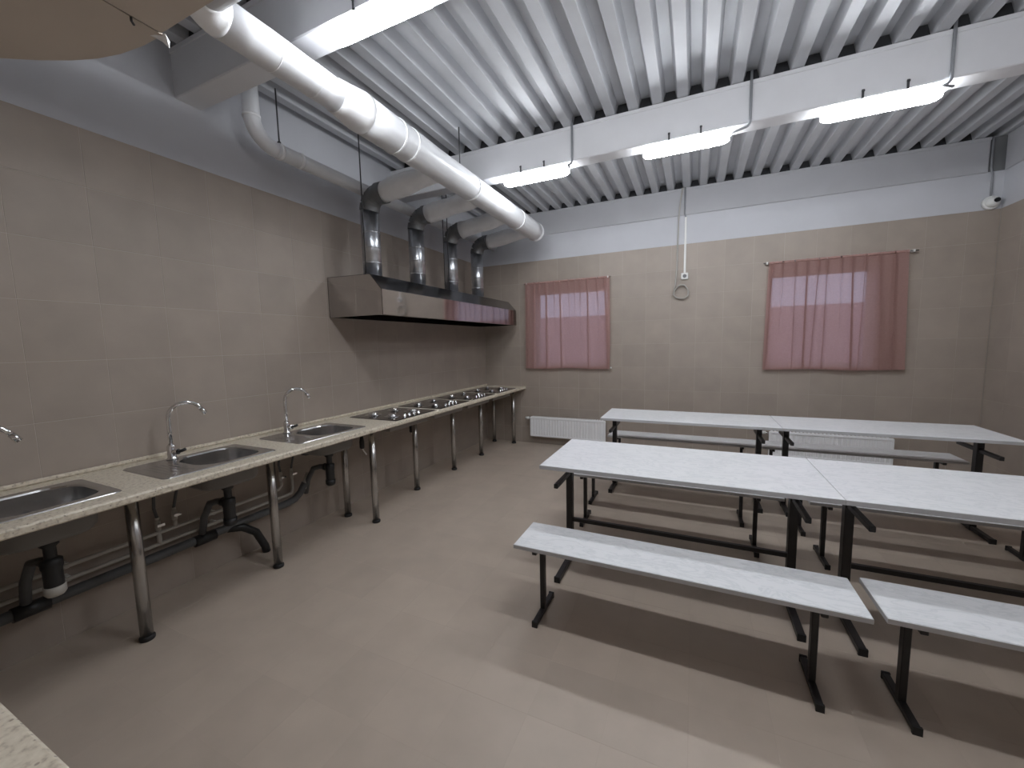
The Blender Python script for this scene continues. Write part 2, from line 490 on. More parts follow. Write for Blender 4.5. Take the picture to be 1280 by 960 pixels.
# worktop with cut-outs
mb = MB()
cuts = [(SX0+0.02, SX1-0.02, a+0.02, b-0.02) for a, b in SINK_Y] + [(0.12, 0.62, c-HW+0.02, c+HW-0.02) for c in HOBS]
yp = YF+0.002
for (x0, x1, a, b) in cuts:
    mb.box(0.001, XC-0.004, yp, a, HC-CT, HC)
    mb.box(0.001, x0, a, b, HC-CT, HC); mb.box(x1, XC-0.004, a, b, HC-CT, HC); yp = b
mb.box(0.001, XC-0.004, yp, -0.002, HC-CT, HC)
mb.build('worktop', 'worktop_speckle', kc)
# rolled front edge
prof = [(XC-0.004, HC-CT), (XC, HC-CT), (XC+0.006, HC-CT+0.006), (XC+0.006, HC-0.010), (XC+0.002, HC-0.003), (XC-0.004, HC)]
MB().prism(prof, 'y', YF+0.002, -0.002).build('front_edge', 'worktop_speckle', kc)
# low upstand on the wall side
MB().cbox(0.001, 0.022, YF+0.002, -0.002, HC, HC+0.022, 0.006).build('wall_strip', 'worktop_speckle', kc)
LEGS = [(0.385, -4.452), (0.38, -3.735), (0.507, -2.953), (0.355, -2.211), (0.357, -1.5155), (0.3645, -0.861), (0.5086, -0.125), (0.185, -2.953), (0.185, -0.125), (0.385, -5.35)]
leg_me = MB().cyl((0, 0, 0.022), (0, 0, HC-CT-0.006), 0.027, 20).mesh('leg', 'leg_steel')
foot_me = MB().lathe([(0.001, 0), (0.031, 0), (0.033, 0.005), (0.033, 0.016), (0.028, 0.024), (0.001, 0.024)]).mesh('rubber_foot', 'rubber_black')
fl_me = MB().lathe([(0.001, HC-CT-0.010), (0.05, HC-CT-0.010), (0.05, HC-CT), (0.001, HC-CT)]).mesh('mounting_plate', 'leg_steel')
for (x, y) in LEGS:
    l = bpy.data.objects.new('leg', leg_me); COL.objects.link(l); l.parent = kc; l.location = (x, y, 0)
    for nm, me in (('rubber_foot', foot_me), ('mounting_plate', fl_me)):
        q = bpy.data.objects.new(nm, me); COL.objects.link(q); q.parent = l

# near counter (lower left corner of the photograph)
nc = thing('side_counter', 'speckled cream counter corner in the lower left foreground', 'counter')
MB().cbox(0.70, 2.40, YF+0.002, -5.18, HC-CT, HC, 0.005).build('worktop', 'worktop_speckle', nc)
for (x, y) in ((1.0, -5.40), (2.2, -5.40)):
    l = bpy.data.objects.new('leg', leg_me); COL.objects.link(l); l.parent = nc; l.location = (x, y, 0)
    for nm, me in (('rubber_foot', foot_me), ('mounting_plate', fl_me)):
        q = bpy.data.objects.new(nm, me); COL.objects.link(q); q.parent = l

# ------------------------------------------------------------------ sinks
def rrect(x0, x1, y0, y1, r, n=6):
    P = []
    for (cx, cy, a) in ((x1-r, y1-r, 0), (x0+r, y1-r, 90), (x0+r, y0+r, 180), (x1-r, y0+r, 270)):
        for i in range(n+1):
            t = math.radians(a + 90*i/n); P.append((cx+r*math.cos(t), cy+r*math.sin(t)))
    return P
def make_sink(y0, y1, label):
    yc = (y0+y1)/2
    s = thing('sink', label, 'sink', (0.35, yc, HC), group='inset steel sinks')
    L2 = (y1-y0)/2
    X0, X1 = SX0-0.35, SX1-0.35
    outer = rrect(X0, X1, -L2, L2, 0.03)
    bx0, bx1, by0, by1 = X0+0.045, X1-0.04, -0.095, L2-0.035
    inner = rrect(bx0, bx1, by0, by1, 0.115)
    n = len(outer)
    # align by angle: both have the same number of corner points
    mb = MB()
    vs_ = [(x, y, 0.0) for x, y in outer] + [(x, y, 0.004) for x, y in rrect(X0+0.004, X1-0.004, -L2+0.004, L2-0.004, 0.028)]
    vs_ += [(x, y, 0.0035) for x, y in inner] + [(x, y, -0.004) for x, y in rrect(bx0+0.006, bx1-0.006, by0+0.006, by1-0.006, 0.11)]
    fs = []
    for q in range(3):
        for i in range(n): fs.append((q*n+i, q*n+(i+1) % n, (q+1)*n+(i+1) % n, (q+1)*n+i))
    mb.add(vs_, fs); mb.build('deck', 'stainless', s)
    rings = [(0.006, -0.004, .11), (0.010, -0.06, .107), (0.018, -0.135, .10), (0.035, -0.155, .085), (0.07, -0.165, .06), (0.13, -0.168, .03)]
    mb = MB(); vs_ = []
    for (o_, z, r) in rings: vs_ += [(x, y, z) for x, y in rrect(bx0+o_, bx1-o_, by0+o_, by1-o_, max(r-0.0, .015))]
    fs = [(q*n+i, q*n+(i+1) % n, (q+1)*n+(i+1) % n, (q+1)*n+i) for q in range(len(rings)-1) for i in range(n)]
    fs.append([(len(rings)-1)*n+i for i in range(n)])
    mb.add(vs_, fs, True)
    # outer skin of the bowl
    bowl = mb.build('bowl', 'stainless', s, fix=False)
    MB().add([(x, y, z-0.0018) for (x, y, z) in vs_], [list(f)[::-1] for f in fs], True).build('bowl_underside', 'bowl_underside_grey', bowl, fix=False)
    c = ((bx0+bx1)/2, (by0+by1)/2)
    MB().lathe([(0.001, -0.164), (0.03, -0.164), (0.036, -0.166), (0.036, -0.169)], (c[0], c[1], 0)).build('drain', 'chrome', bowl)
    # ridges of the draining board
    for k in range(5):
        yy = -L2+0.05+k*0.026
        MB().prism([(yy-0.004, 0.0038), (yy, 0.0062), (yy+0.004, 0.0038)], 'x', X0+0.12, X1-0.06).build('drainer_rib', 'stainless', s)
    return s, c
sink_labels = ['steel sink nearest the camera, cut by the left edge of the photo', 'middle steel sink of the three in the counter', 'steel sink nearest the hobs']
for (a, b), lb in zip(SINK_Y, sink_labels): make_sink(a, b, lb)

def make_faucet(y, label):
    f = thing('faucet', label, 'faucet', (0.165, y, HC+0.004), group='gooseneck faucets')
    MB().lathe([(0.001, 0), (0.028, 0), (0.028, 0.006), (0.021, 0.012), (0.021, 0.075), (0.016, 0.085), (0.001, 0.085)]).build('base', 'chrome', f)
    d = Vector((0.30, 0.954, 0)).normalized()
    R = 0.082
    path = [Vector((0, 0, 0.08)), Vector((0, 0, 0.16)), Vector((0, 0, 0.235))]
    path += arc(d*R+Vector((0, 0, 0.24)), R, math.pi, math.pi*0.14, 12, d, (0, 0, 1))
    sp = MB().tube(path, 0.0115, 12).build('spout', 'chrome', f)
    e = path[-1]; t = (path[-1]-path[-2]).normalized()
    MB().cyl(e-t*0.002, e+t*0.035, 0.0135, 12).build('aerator', 'chrome', sp)
    # lever on the side
    dv = MB().cyl((0, 0, 0.045), Vector((0.045, 0.012, 0.045)), 0.016, 12).build('valve', 'chrome', f)
    MB().tube([Vector((0.04, 0.012, 0.045)), Vector((0.062, 0.02, 0.05)), Vector((0.075, 0.035, 0.058))], 0.009, 10).build('lever', 'plastic_black', dv)
    return f
FAUC_Y = [-4.90, -4.165, -3.445]
for y, lb in zip(FAUC_Y, ['chrome gooseneck faucet half cut off at the left edge', 'chrome gooseneck faucet on the middle sink', 'chrome gooseneck faucet on the sink nearest the hobs']):
    make_faucet(y, lb)

# ------------------------------------------------------------------ plumbing under the sinks
def make_siphon(y, label, white_cap):
    z0 = HC-0.17
    s = thing('sink_siphon', label, 'siphon', (0.34, y, 0.40), group='bottle siphons under the sinks')
    MB().lathe([(0.001, z0-0.4), (0.032, z0-0.4), (0.032, z0-0.44), (0.021, z0-0.45), (0.021, 0.17)]).build('tailpiece', 'plastic_black', s)
    MB().lathe([(0.02, 0.175), (0.036, 0.165), (0.036, 0.13), (0.032, 0.12), (0.032, 0.04), (0.03, 0.03)]).build('cup', 'plastic_black', s)
    MB().lathe([(0.03, 0.045), (0.036, 0.045), (0.036, 0.012), (0.028, 0.0), (0.001, 0.0)]).build('cap', 'pipe_white' if white_cap else 'plastic_black', s)
    MB().tube([Vector((-0.02, 0, 0.14)), Vector((-0.09, -0.01, 0.14)), Vector((-0.16, -0.02, 0.12)), Vector((-0.22, -0.03, 0.02)), Vector((-0.255, -0.03, -0.09))], 0.02, 12).build('outlet_pipe', 'plastic_grey', s)
    MB().cyl((-0.03, 0, 0.14), (-0.058, 0, 0.14), 0.028, 14).build('nut', 'plastic_black', s)
for (y, lb, wc) in ((-4.725, 'black bottle siphon with pale bottom cap under the nearest sink', True), (-3.985, 'black bottle siphon under the middle sink', False), (-3.24, 'black bottle siphon under the sink nearest the hobs', False)):
    make_siphon(y, lb, wc)

wp1 = thing('water_pipe', 'upper thin pale water pipe along the wall under the sinks', 'pipe', (0, 0, 0))
MB().tube([(0.05, YF+0.01, 0.402), (0.05, -3.52, 0.402), (0.05, -3.47, 0.402), (0.05, -3.445, 0.425), (0.05, -3.445, 0.47)], 0.011, 12).build('pipe', 'pipe_white', wp1)
wp2 = thing('water_pipe', 'lower thin pale water pipe along the wall under the sinks', 'pipe', (0, 0, 0))
MB().tube([(0.05, YF+0.01, 0.333), (0.05, -3.40, 0.333), (0.05, -3.365, 0.34), (0.05, -3.355, 0.37), (0.05, -3.355, 0.47)], 0.011, 12).build('pipe', 'pipe_white', wp2)
def valve(parent, y, z):
    v = MB().cyl((0.05, y, z), (0.05, y, z+0.055), 0.014, 12).cyl((0.05, y, z+0.05), (0.05, y, z+0.075), 0.011, 10).build('valve', 'pipe_white', parent)
    MB().cyl((0.06, y, z+0.035), (0.085, y, z+0.035), 0.006, 8).box(0.083, 0.09, y-0.018, y+0.018, z+0.028, z+0.042).build('valve_handle', 'chrome', v)
for fy in FAUC_Y:
    if fy > -3.6:
        valve(wp1, -3.445, 0.46); valve(wp2, -3.355, 0.46)
    else:
        MB().cyl((0.05, fy+0.03, 0.402), (0.05, fy+0.03, 0.455), 0.012, 10).build('tee', 'pipe_white', wp1)
        valve(wp1, fy+0.03, 0.45)
        MB().cyl((0.05, fy-0.055, 0.333), (0.05, fy-0.055, 0.425), 0.012, 10).build('tee', 'pipe_white', wp2)
        valve(wp2, fy-0.055, 0.42)
for y in (-5.6, -5.1, -4.6, -3.92):
    for par, z in ((wp1, 0.402), (wp2, 0.333)):
        MB().box(0.002, 0.05, y-0.008, y+0.008, z-0.014, z+0.014).build('pipe_clip', 'plastic_white', par)
dp = thing('drain_pipe', 'dark grey drain pipe low on the wall below the water pipes', 'pipe', (0, 0, 0))
MB().tube([(0.075, YF+0.01, 0.265), (0.075, -3.42, 0.280), (0.075, -3.36, 0.29), (0.085, -3.315, 0.33), (0.10, -3.28, 0.40)], 0.027, 14).build('pipe', 'plastic_grey', dp)
MB().cyl((0.094, -3.295, 0.36), (0.115, -3.25, 0.47), 0.024, 14).build('riser', 'pipe_white', dp)
for y in (-4.74, -4.0):
    MB().cyl((0.075, y-0.06, 0.27), (0.075, y+0.06, 0.27), 0.034, 14).build('tee_socket', 'plastic_black', dp)
MB().tube([(0.075, -3.86, 0.27), (0.10, -3.78, 0.25), (0.11, -3.70, 0.18), (0.10, -3.64, 0.05), (0.10, -3.63, 0.0)], 0.026, 14).build('floor_outlet', 'plastic_black', dp)
k = 0
for i, fy in enumerate(FAUC_Y):
    nm = ['nearest sink', 'middle sink', 'sink nearest the hobs'][i]
    t1 = (fy+0.03, 0.525) if fy < -3.6 else (-3.445, 0.535)
    t2 = (fy-0.055, 0.495) if fy < -3.6 else (-3.355, 0.535)
    for (ty, tz), side, dx in ((t1, 'right-hand', 0.016), (t2, 'left-hand', -0.016)):
        if i == 2: side = 'left-hand' if side == 'right-hand' else 'right-hand'
        s = 1 if ty > fy else -1
        hs = MB().tube([(0.05, ty, tz-0.005), (0.055, ty+0.012*s, tz+0.06), (0.09, ty+0.02*s, tz+0.16), (0.13, fy+dx, 0.74), (0.160, fy+dx, HC-CT-0.005), (0.165, fy+dx, HC-0.002)], 0.008, 10).build('supply_hose', 'plastic_grey')
        tag(hs, '%s flexible supply hose rising to the %s' % (side, nm), 'hose', 'flexible supply hoses')
for (y, lb) in ((-4.80, 'black overflow hose looping under the nearest sink'), (-4.06, 'black overflow hose looping under the middle sink'), (-3.33, 'black overflow hose looping under the sink nearest the hobs')):
    P = arc((0.22, y, 0.735), 0.075, math.radians(160), math.radians(385), 14, (0.2, 0.98, 0), (0, 0, 1))
    tag(MB().tube(P, 0.012, 10).build('overflow_hose', 'plastic_black'), lb, 'hose', 'overflow hoses')

# ------------------------------------------------------------------ hobs
def make_hob(yc, label):
    hb = thing('hob', label, 'hob', (0.37, yc, HC), group='hobs in a row at the end of the counter')
    pl = rrect(-0.27, 0.27, -HW, HW, 0.02)
    pi = rrect(-0.262, 0.262, -HW+0.008, HW-0.008, 0.016)
    n = len(pl)
    mb = MB().add([(x, y, 0.0) for x, y in pl] + [(x, y, 0.005) for x, y in pi], [(i, (i+1) % n, n+(i+1) % n, n+i) for i in range(n)] + [[n+i for i in range(n)]])
    mb.build('plate', 'hob_steel', hb)
    MB().cbox(-0.235, 0.185, -HW+0.025, HW-0.025, -0.105, -0.001, 0.006).build('body', 'hob_body', hb)
    for (x, y, r) in ((-0.12, -0.14, 0.045), (-0.12, 0.14, 0.036), (0.10, 0.14, 0.052), (0.10, -0.14, 0.04)):
        b = MB().lathe([(r+0.03, 0.005), (r+0.028, 0.008), (r+0.006, 0.0085), (r, 0.012), (r, 0.020), (0.001, 0.020)], (x, y, 0), 18).build('burner', 'stainless', hb)
        MB().lathe([(r-0.006, 0.020), (r-0.006, 0.026), (r-0.012, 0.029), (0.001, 0.029)], (x, y, 0), 18).build('burner_cap', 'chrome', b)
    for k in range(4):
        kx = 0.205
        kn = MB().lathe([(0.019, 0.005), (0.019, 0.010), (0.015, 0.013), (0.014, 0.028), (0.001, 0.030)], (kx, -0.10+0.065*k, 0), 14).build('knob', 'chrome', hb)
    return hb
HL = ['steel hob beside the sink, nearest the camera', 'second steel hob counted from the sinks', 'third steel hob counted from the sinks', 'farthest steel hob, at the corner by the back wall']
for c, lb in zip(HOBS, HL): make_hob(c, lb)
for (y, lb) in ((-2.86, 'black power plug hanging under the counter beside the sink'), (-2.1925, 'black power plug hanging under the counter between two hobs')):
    pg = thing('power_plug', lb, 'plug', (0.30, y, 0.55))
    MB().tube([(0, 0, 0.245), (0.005, 0.01, 0.20), (0, 0, 0.145)], 0.006, 8).build('cord', 'plastic_black', pg)
    MB().lathe([(0.001, 0.15), (0.012, 0.15), (0.021, 0.10), (0.021, 0.05), (0.015, 0.04), (0.001, 0.04)]).build('plug_body', 'plastic_black', pg)
    MB().tube([(0, 0, 0.045), (0.004, 0.01, 0.02), (0.016, 0.03, -0.02)], 0.006, 8).build('tail', 'plastic_white', pg)

# ------------------------------------------------------------------ range hood
Y0, Y1 = -2.85, -0.165
hd = thing('range_hood', 'long polished steel range hood on the left wall above the hobs', 'hood', (0, 0, 1.73))
prof = [(0.002, 0.0), (0.002, 0.345), (0.485, 0.335), (0.602, 0.205), (0.602, 0.0)]
def panel(pts, th, n):
    a = [Vector(p) for p in pts]; n = Vector(n)
    b = [p - n*th for p in a]; k = len(a)
    return MB().add(a+b, [list(range(k)), [k+i for i in range(k)][::-1]] + [(i, (i+1) % k, k+(i+1) % k, k+i) for i in range(k)])
for (yy, n) in ((Y0, (0, -1, 0)), (Y1, (0, 1, 0))):
    panel([(x, yy, z) for x, z in prof], 0.003, n).build('end_panel', 'mirror_steel', hd)
ym = (Y0+Y1)/2 - 0.28
for (p, q) in ((Y0, ym-0.001), (ym+0.001, Y1)):
    panel([(0.602, p, 0.0), (0.602, q, 0.0), (0.602, q, 0.205), (0.602, p, 0.205)], 0.003, (1, 0, 0)).build('front_panel', 'mirror_steel', hd)
    sl = Vector((0.13, 0, 0.117)).normalized()
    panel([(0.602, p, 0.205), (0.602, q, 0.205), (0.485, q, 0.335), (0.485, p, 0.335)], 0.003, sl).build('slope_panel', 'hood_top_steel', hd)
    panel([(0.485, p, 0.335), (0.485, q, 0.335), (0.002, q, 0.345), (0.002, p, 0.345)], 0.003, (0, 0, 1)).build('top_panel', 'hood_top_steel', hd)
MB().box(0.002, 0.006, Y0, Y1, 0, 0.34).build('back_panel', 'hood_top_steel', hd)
MB().box(0.006, 0.03, Y0+0.003, Y1-0.003, 0.0, 0.012).box(0.56, 0.599, Y0+0.003, Y1-0.003, 0.0, 0.012).build('bottom_lip', 'hood_top_steel', hd)
for k in range(4):
    a = Y0+0.04+k*0.655
    f = MB()
    for j in range(8): f.box(0.04+j*0.064, 0.04+j*0.064+0.045, a, a+0.62, 0.10+0.012*j, 0.106+0.012*j)
    f.build('grease_filter', 'dull_zinc', hd)

# exhaust branches: hood -> main duct
PIPE_Y = [-2.615, -1.975, -1.345, -0.718]
DX, DZ = 1.08, 2.85      # main duct axis
def make_branch(y, label):
    b = thing('exhaust_branch', label, 'duct', (0.30, y, 2.072), group='exhaust branches from hood to main duct')
    z1 = 0.575
    rs = MB().cyl((0, 0, 0), (0, 0, z1), 0.079, 24).build('riser', 'galvanised', b)
    for z in (0.012, 0.13, 0.26, 0.39):
        MB().lathe([(0.079, z-0.006), (0.0825, z-0.003), (0.0825, z+0.003), (0.079, z+0.006)], n=24).build('seam_ring', 'galvanised', rs)
    # segmented elbow
    P = arc((0.13, 0, z1), 0.13, math.pi, math.pi/2, 4, (1, 0, 0), (0, 0, 1))
    mb = MB()
    for i in range(4): mb.tube([P[i]-(P[i+1]-P[i])*0.03, P[i+1]+(P[i+1]-P[i])*0.03], 0.0835, 22, caps=False)
    e = mb.build('elbow', 'dull_zinc', b)
    MB().tube([P[-1]+Vector((-0.02, 0, 0)), P[-1]+Vector((0.055, 0, 0))], 0.088, 22, caps=False).build('collar', 'dull_zinc', e)
    # white film sleeve to the main duct, slightly uneven
    x0, x1 = 0.165, DX-0.30-0.06
    n = 9; path = []; rr = []
    for i in range(n+1):
        t = i/n
        path.append(Vector((x0+(x1-x0)*t, 0.004*math.sin(7*t+y), z1+0.13+(DZ-2.072-z1-0.13)*t)))
        rr.append(0.089-0.006*t+0.005*math.sin(9*t+3*y)+0.003*random.uniform(-1, 1))
    MB().tube(path, 0.09, 22, rs=rr).build('film_sleeve', 'duct_film', b)
BL = ['nearest steel exhaust pipe with elbow, first above the hood', 'second exhaust pipe with elbow counted from the camera', 'third exhaust pipe with elbow counted from the camera', 'farthest exhaust pipe with elbow, next to the back wall']
for y, lb in zip(PIPE_Y, BL): make_branch(y, lb)

# main duct
md = thing('main_duct', 'thick white wrapped exhaust duct running under the ceiling beams', 'duct', (DX, -3.5, DZ))
R1, R2 = 0.082, 0.108
def wob(path, r, amp):
    return [r + amp*random.uniform(-1, 1) for _ in path]
yA, yB, yE = -4.25, -3.56, -0.60
o0 = Vector((DX, -3.5, DZ))
P = [Vector((0, yA+(yB-0.10-yA)*i/6+3.5, 0)) for i in range(7)]
MB().tube(P, R1, 28, rs=wob(P, R1, 0.002)).build('thin_section', 'duct_white', md)
MB().tube([Vector((0, -0.16, 0)), Vector((0, -0.11, 0)), Vector((0, 0.0, 0)), Vector((0, 0.04, 0))], R1, 28, rs=[R1+0.006, R1+0.012, R2+0.004, R2+0.004]).build('reducer', 'duct_film', md)
n = 16
P = [Vector((0, 0.03+(yE+3.5-0.03)*i/n, 0)) for i in range(n+1)]
ws = MB().tube(P, R2, 30, rs=wob(P, R2, 0.0025)).build('wide_section', 'duct_white', md)
for y in (-3.18, -3.05, -1.20, -0.62, -2.2):
    MB().tube([Vector((0, y+3.5-0.008, 0)), Vector((0, y+3.5+0.008, 0))], R2+0.005, 30).build('clamp_ring', 'duct_film', ws)
for y in (-3.62, -3.80, -4.02):
    MB().tube([Vector((0, y+3.5-0.003, 0)), Vector((0, y+3.5+0.003, 0))], R1+0.0015, 28).build('clamp_ring', 'duct_film', md)
MB().tube([Vector((0, yE+3.5, 0)), Vector((0, yE+3.52, 0)), Vector((0, yE+3.535, 0))], R2, 30, rs=[R2+0.004, R2, R2-0.03]).build('end_cap', 'duct_film', md)
rb = 0.10
P = [Vector((0, yA+3.5, 0))] + arc((rb, yA+3.5, 0), rb, math.pi, 1.5*math.pi, 8, (1, 0, 0), (0, 1, 0))
MB().tube(P, R1, 26, rs=[R1+0.002-0.0012*i for i in range(len(P))]).build('elbow', 'duct_film', md)
P = [Vector((rb+(3.9-rb)*i/8, yA+3.5-rb, 0)) for i in range(9)]
MB().tube(P, 0.072, 26).build('cross_section', 'duct_white', md)

# slim duct on the left wall
sd = thing('wall_duct', 'slim white duct with an elbow high on the left wall', 'duct', (0.20, -3.3, 2.86))
P = [Vector((0, -0.245, 0.42)), Vector((0, -0.245, 0.20))] + arc((0, -0.085, 0.16), 0.16, math.pi, 1.5*math.pi, 8, (0, 1, 0), (0, 0, 1))
MB().tube(P, 0.05, 20).build('elbow', 'duct_white', sd)
MB().tube([Vector((0, -0.09, 0)), Vector((0, 1.2, 0)), Vector((0, 3.28, 0.02))], 0.052, 20).build('pipe', 'duct_white', sd)
for y in (-0.06, 0.10): MB().tube([Vector((0, y-0.01, 0)), Vector((0, y+0.01, 0))], 0.056, 20).build('clamp_ring', 'duct_film', sd)
MB().tube([Vector((0, -0.245, 0.14)), Vector((0, -0.245, 0.16))], 0.054, 20).build('clamp_ring', 'duct_film', sd)

def rod(x, y, z0, z1, label):
    r = thing('hanger_rod', label, 'rod', (x, y, z0), group='threaded hanger rods')
    MB().cyl((0, 0, 0), (0, 0, z1-z0), 0.005, 8).build('threaded_rod', 'rod_dark', r)
    MB().cyl((0, 0, 0.002), (0, 0, 0.014), 0.012, 6).build('nut', 'rod_dark', r)
rod(0.205, -3.36, 2.912, HD, 'dark hanger rod holding the slim wall duct near its elbow')
rod(0.40, -2.80, 2.068, HD, 'long dark hanger rod at the near end of the hood')
rod(0.42, -1.66, 2.068, HD, 'long dark hanger rod at the middle of the hood')
rod(0.42, -1.58, 2.068, HD, 'thin rod beside the one at the middle of the hood')
rod(DX, -2.36, DZ+R2+0.002, HD, 'short dark hanger rod above the thick white duct')

# ------------------------------------------------------------------ canopy in the upper left corner
ZC = 2.62
cp = thing('ventilation_canopy', 'beige canopy panel with rounded edge in the upper left corner', 'canopy', (1.12, -4.9, ZC))
MB().prism([(0.0, 0.415), (0.0, -0.95), (0.95, -0.95), (0.95, 0.415)], 'z', 0.0, 0.03).build('flat_panel', 'canopy_beige', cp)
pts = [(x-1.12, y+4.9) for x, y in ((1.114, -4.478), (0.99, -4.482), (0.86, -4.498), (0.745, -4.526), (0.644, -4.565), (0.535, -4.62), (0.42, -4.69), (0.332, -4.765), (0.26, -4.87), (0.21, -5.0), (0.19, -5.15), (0.19, -5.85), (1.114, -5.85))]
MB().prism(pts, 'z', 0.0, 0.03).build('rounded_panel', 'canopy_beige', cp)
MB().tube([(-0.004, 0.33, -0.002), (-0.004, 0.33, -0.014), (-0.012, 0.34, -0.018)], 0.004, 8).build('hook', 'rod_dark', cp)
MB().box(-0.005, -0.001, -0.95, 0.41, 0.002, 0.03).build('seam', 'rod_dark', cp)
fm = MB().add([(-0.045, 0.40, -0.002), (0.004, 0.425, 0.004), (0.012, 0.43, -0.045), (-0.01, 0.42, -0.022), (-0.03, 0.41, -0.010), (0.0, 0.44, -0.012)],
              [(0, 1, 5), (1, 2, 5), (0, 5, 4), (4, 5, 3), (3, 5, 2)])
fm.build('foil_flap', 'foil', cp)
for (x, y) in ((0.1, 0.3), (0.85, 0.3), (0.1, -0.85), (0.85, -0.85)):
    MB().cyl((x, y, 0.03), (x, y, HD-ZC), 0.005, 8).build('hanger', 'rod_dark', cp)

# ------------------------------------------------------------------ lamps
def make_lamp(x0, x1, y, yface, label):
    l = thing('ceiling_lamp', label, 'lamp', ((x0+x1)/2, y, 2.922), group='tubular ceiling lamps')
    L = (x1-x0)/2
    # housing under the beam
    MB().cbox(-L+0.02, L-0.02, -0.022, 0.022, 0.064, 0.078, 0.003).build('housing', 'plastic_white', l)
    # rounded diffuser
    n = 12; ring = []
    for i in range(n+1):
        a = math.radians(145) + math.radians(250)*i/n
        ring.append((0.042*math.cos(a), 0.042+0.042*math.sin(a)))
    secs = [(-L, 0.55), (-L+0.02, 0.85), (-L+0.05, 1.0), (L-0.05, 1.0), (L-0.02, 0.85), (L, 0.55)]
    vs_ = []
    for (x, s) in secs: vs_ += [(x, yy*s, 0.042+(zz-0.042)*s) for yy, zz in ring]
    m = n+1
    fs = [(i*m+j, i*m+j+1, (i+1)*m+j+1, (i+1)*m+j) for i in range(5) for j in range(n)]
    fs += [list(range(m)), [5*m+j for j in range(m)][::-1]]
    fs += [(i*m, i*m+n, (i+1)*m+n, (i+1)*m) for i in range(5)]
    MB().add(vs_, fs, True).build('diffuser', 'lamp_diffuser', l)
    for x in (-0.11, 0.11):
        q = yface-y
        MB().box(x-0.006, x+0.006, q-0.005, q-0.001, 0.071, 0.125).box(x-0.006, x+0.006, q-0.005, -0.02, 0.071, 0.0775).box(x-0.008, x+0.008, q-0.010, q-0.004, 0.110, 0.120).build('clip', 'rod_dark', l)
    for x in (-L+0.06, L-0.06):
        MB().box(x-0.01, x+0.01, -0.03, 0.03, 0.070, 0.0775).build('spacer', 'plastic_white', l)
LX = [(1.27, 1.885), (2.505, 3.115), (3.665, 4.275)]
for (a, b), lb in zip(LX, ['glowing tube lamp on the middle beam nearest the white duct', 'middle glowing tube lamp on the middle beam', 'rightmost glowing tube lamp on the middle beam']):
    make_lamp(a, b, -1.872, -1.961, lb)
for (a, b), lb in zip(LX, ['large glowing tube lamp at the top edge, on the nearest beam', 'tube lamp on the near beam above the front benches', 'tube lamp on the near beam toward the right wall']):
    make_lamp(a, b, -3.835, -3.886, lb)

# conduits feeding the lamps on the middle beam
for i, (a, b) in enumerate(LX):
    x = b + 0.055 if i == 0 else (b+0.12 if i == 1 else b)
    lbl = ['grey conduit dropping to the lamp nearest the white duct', 'grey conduit dropping to the middle lamp', 'grey conduit dropping to the rightmost lamp'][i]
    P = [Vector((x, -1.968, HD+0.05)), Vector((x, -1.968, 3.02))] + arc((x-0.035, -1.968, 3.0), 0.035, 0, -math.pi/2, 5, (1, 0, 0), (0, 0, 1)) + [Vector((b+0.02, -1.94, 2.962)), Vector((b-0.01, -1.885, 2.962))]
    tag(MB().tube(P, 0.009, 10).build('cable_conduit', 'conduit_grey'), lbl, 'conduit', 'conduits on the middle beam')

# ------------------------------------------------------------------ back wall wiring
cdt = MB().tube([(2.775, -0.022, HD-0.002), (2.775, -0.022, 2.98), (2.785, -0.012, 2.95), (2.787, -0.012, 2.94)], 0.009, 10).build('cable_conduit', 'conduit_grey')
tag(cdt, 'short grey conduit on the back beam above the white trunking', 'conduit')
tr = tag(MB().cbox(2.776, 2.800, -0.016, 0.0, 2.285, 2.945, 0.002).build('cable_trunking', 'plastic_white'), 'narrow white vertical trunking on the back wall above the socket', 'trunking')
so = thing('wall_socket', 'small white wall socket under the trunking on the back wall', 'socket', (2.789, 0, 2.245))
MB().cbox(-0.04, 0.04, -0.03, 0, -0.04, 0.04, 0.006).build('plate', 'plastic_white', so)
MB().cyl((0, -0.031, 0), (0, -0.026, 0), 0.022, 16).build('recess', 'plastic_grey', so)
P = [Vector((2.748, -0.022, HD-0.002)), Vector((2.732, -0.022, 3.18)), Vector((2.715, -0.022, 3.02)), Vector((2.708, -0.012, 2.90)), Vector((2.703, -0.010, 2.62)), Vector((2.70, -0.012, 2.35)), Vector((2.685, -0.02, 2.15)), Vector((2.67, -0.03, 2.10))]
for t in range(33):
    a = math.radians(165 + t*360/11)
    P.append(Vector((2.755+(0.083+0.007*math.sin(t*1.7))*math.cos(a), -0.02-0.0006*t, 2.055+(0.083+0.007*math.sin(t*1.7))*math.sin(a))))
tag(MB().tube(P, 0.0085, 8).build('cable_coil', 'cable_cream'), 'grey cable hanging down the back wall, ending in a coil', 'cable')

# dome camera in the right corner
dc = thing('security_camera', 'small white dome camera in the upper right corner', 'camera', (5.405, -0.002, 2.685))
MB().tube([(0, 0, 0), (0, -0.022, 0), (0, -0.03, 0)], 0.06, 22, rs=[0.062, 0.062, 0.055]).build('base', 'plastic_white', dc)
mb = MB(); n = 18; vs_ = []; fs = []
for i in range(7):
    a = math.pi/2*i/6
    for j in range(n):
        b = 2*math.pi*j/n
        vs_.append((0.048*math.cos(a)*math.cos(b), -0.03-0.048*math.sin(a), 0.048*math.cos(a)*math.sin(b)))
fs = [(i*n+j, i*n+(j+1) % n, (i+1)*n+(j+1) % n, (i+1)*n+j) for i in range(6) for j in range(n)]
MB().add(vs_, fs, True).build('dome', 'plastic_white', dc)
MB().cyl((0.008, -0.068, 0.006), (0.010, -0.088, 0.006), 0.020, 16).build('lens', 'lens_black', dc)
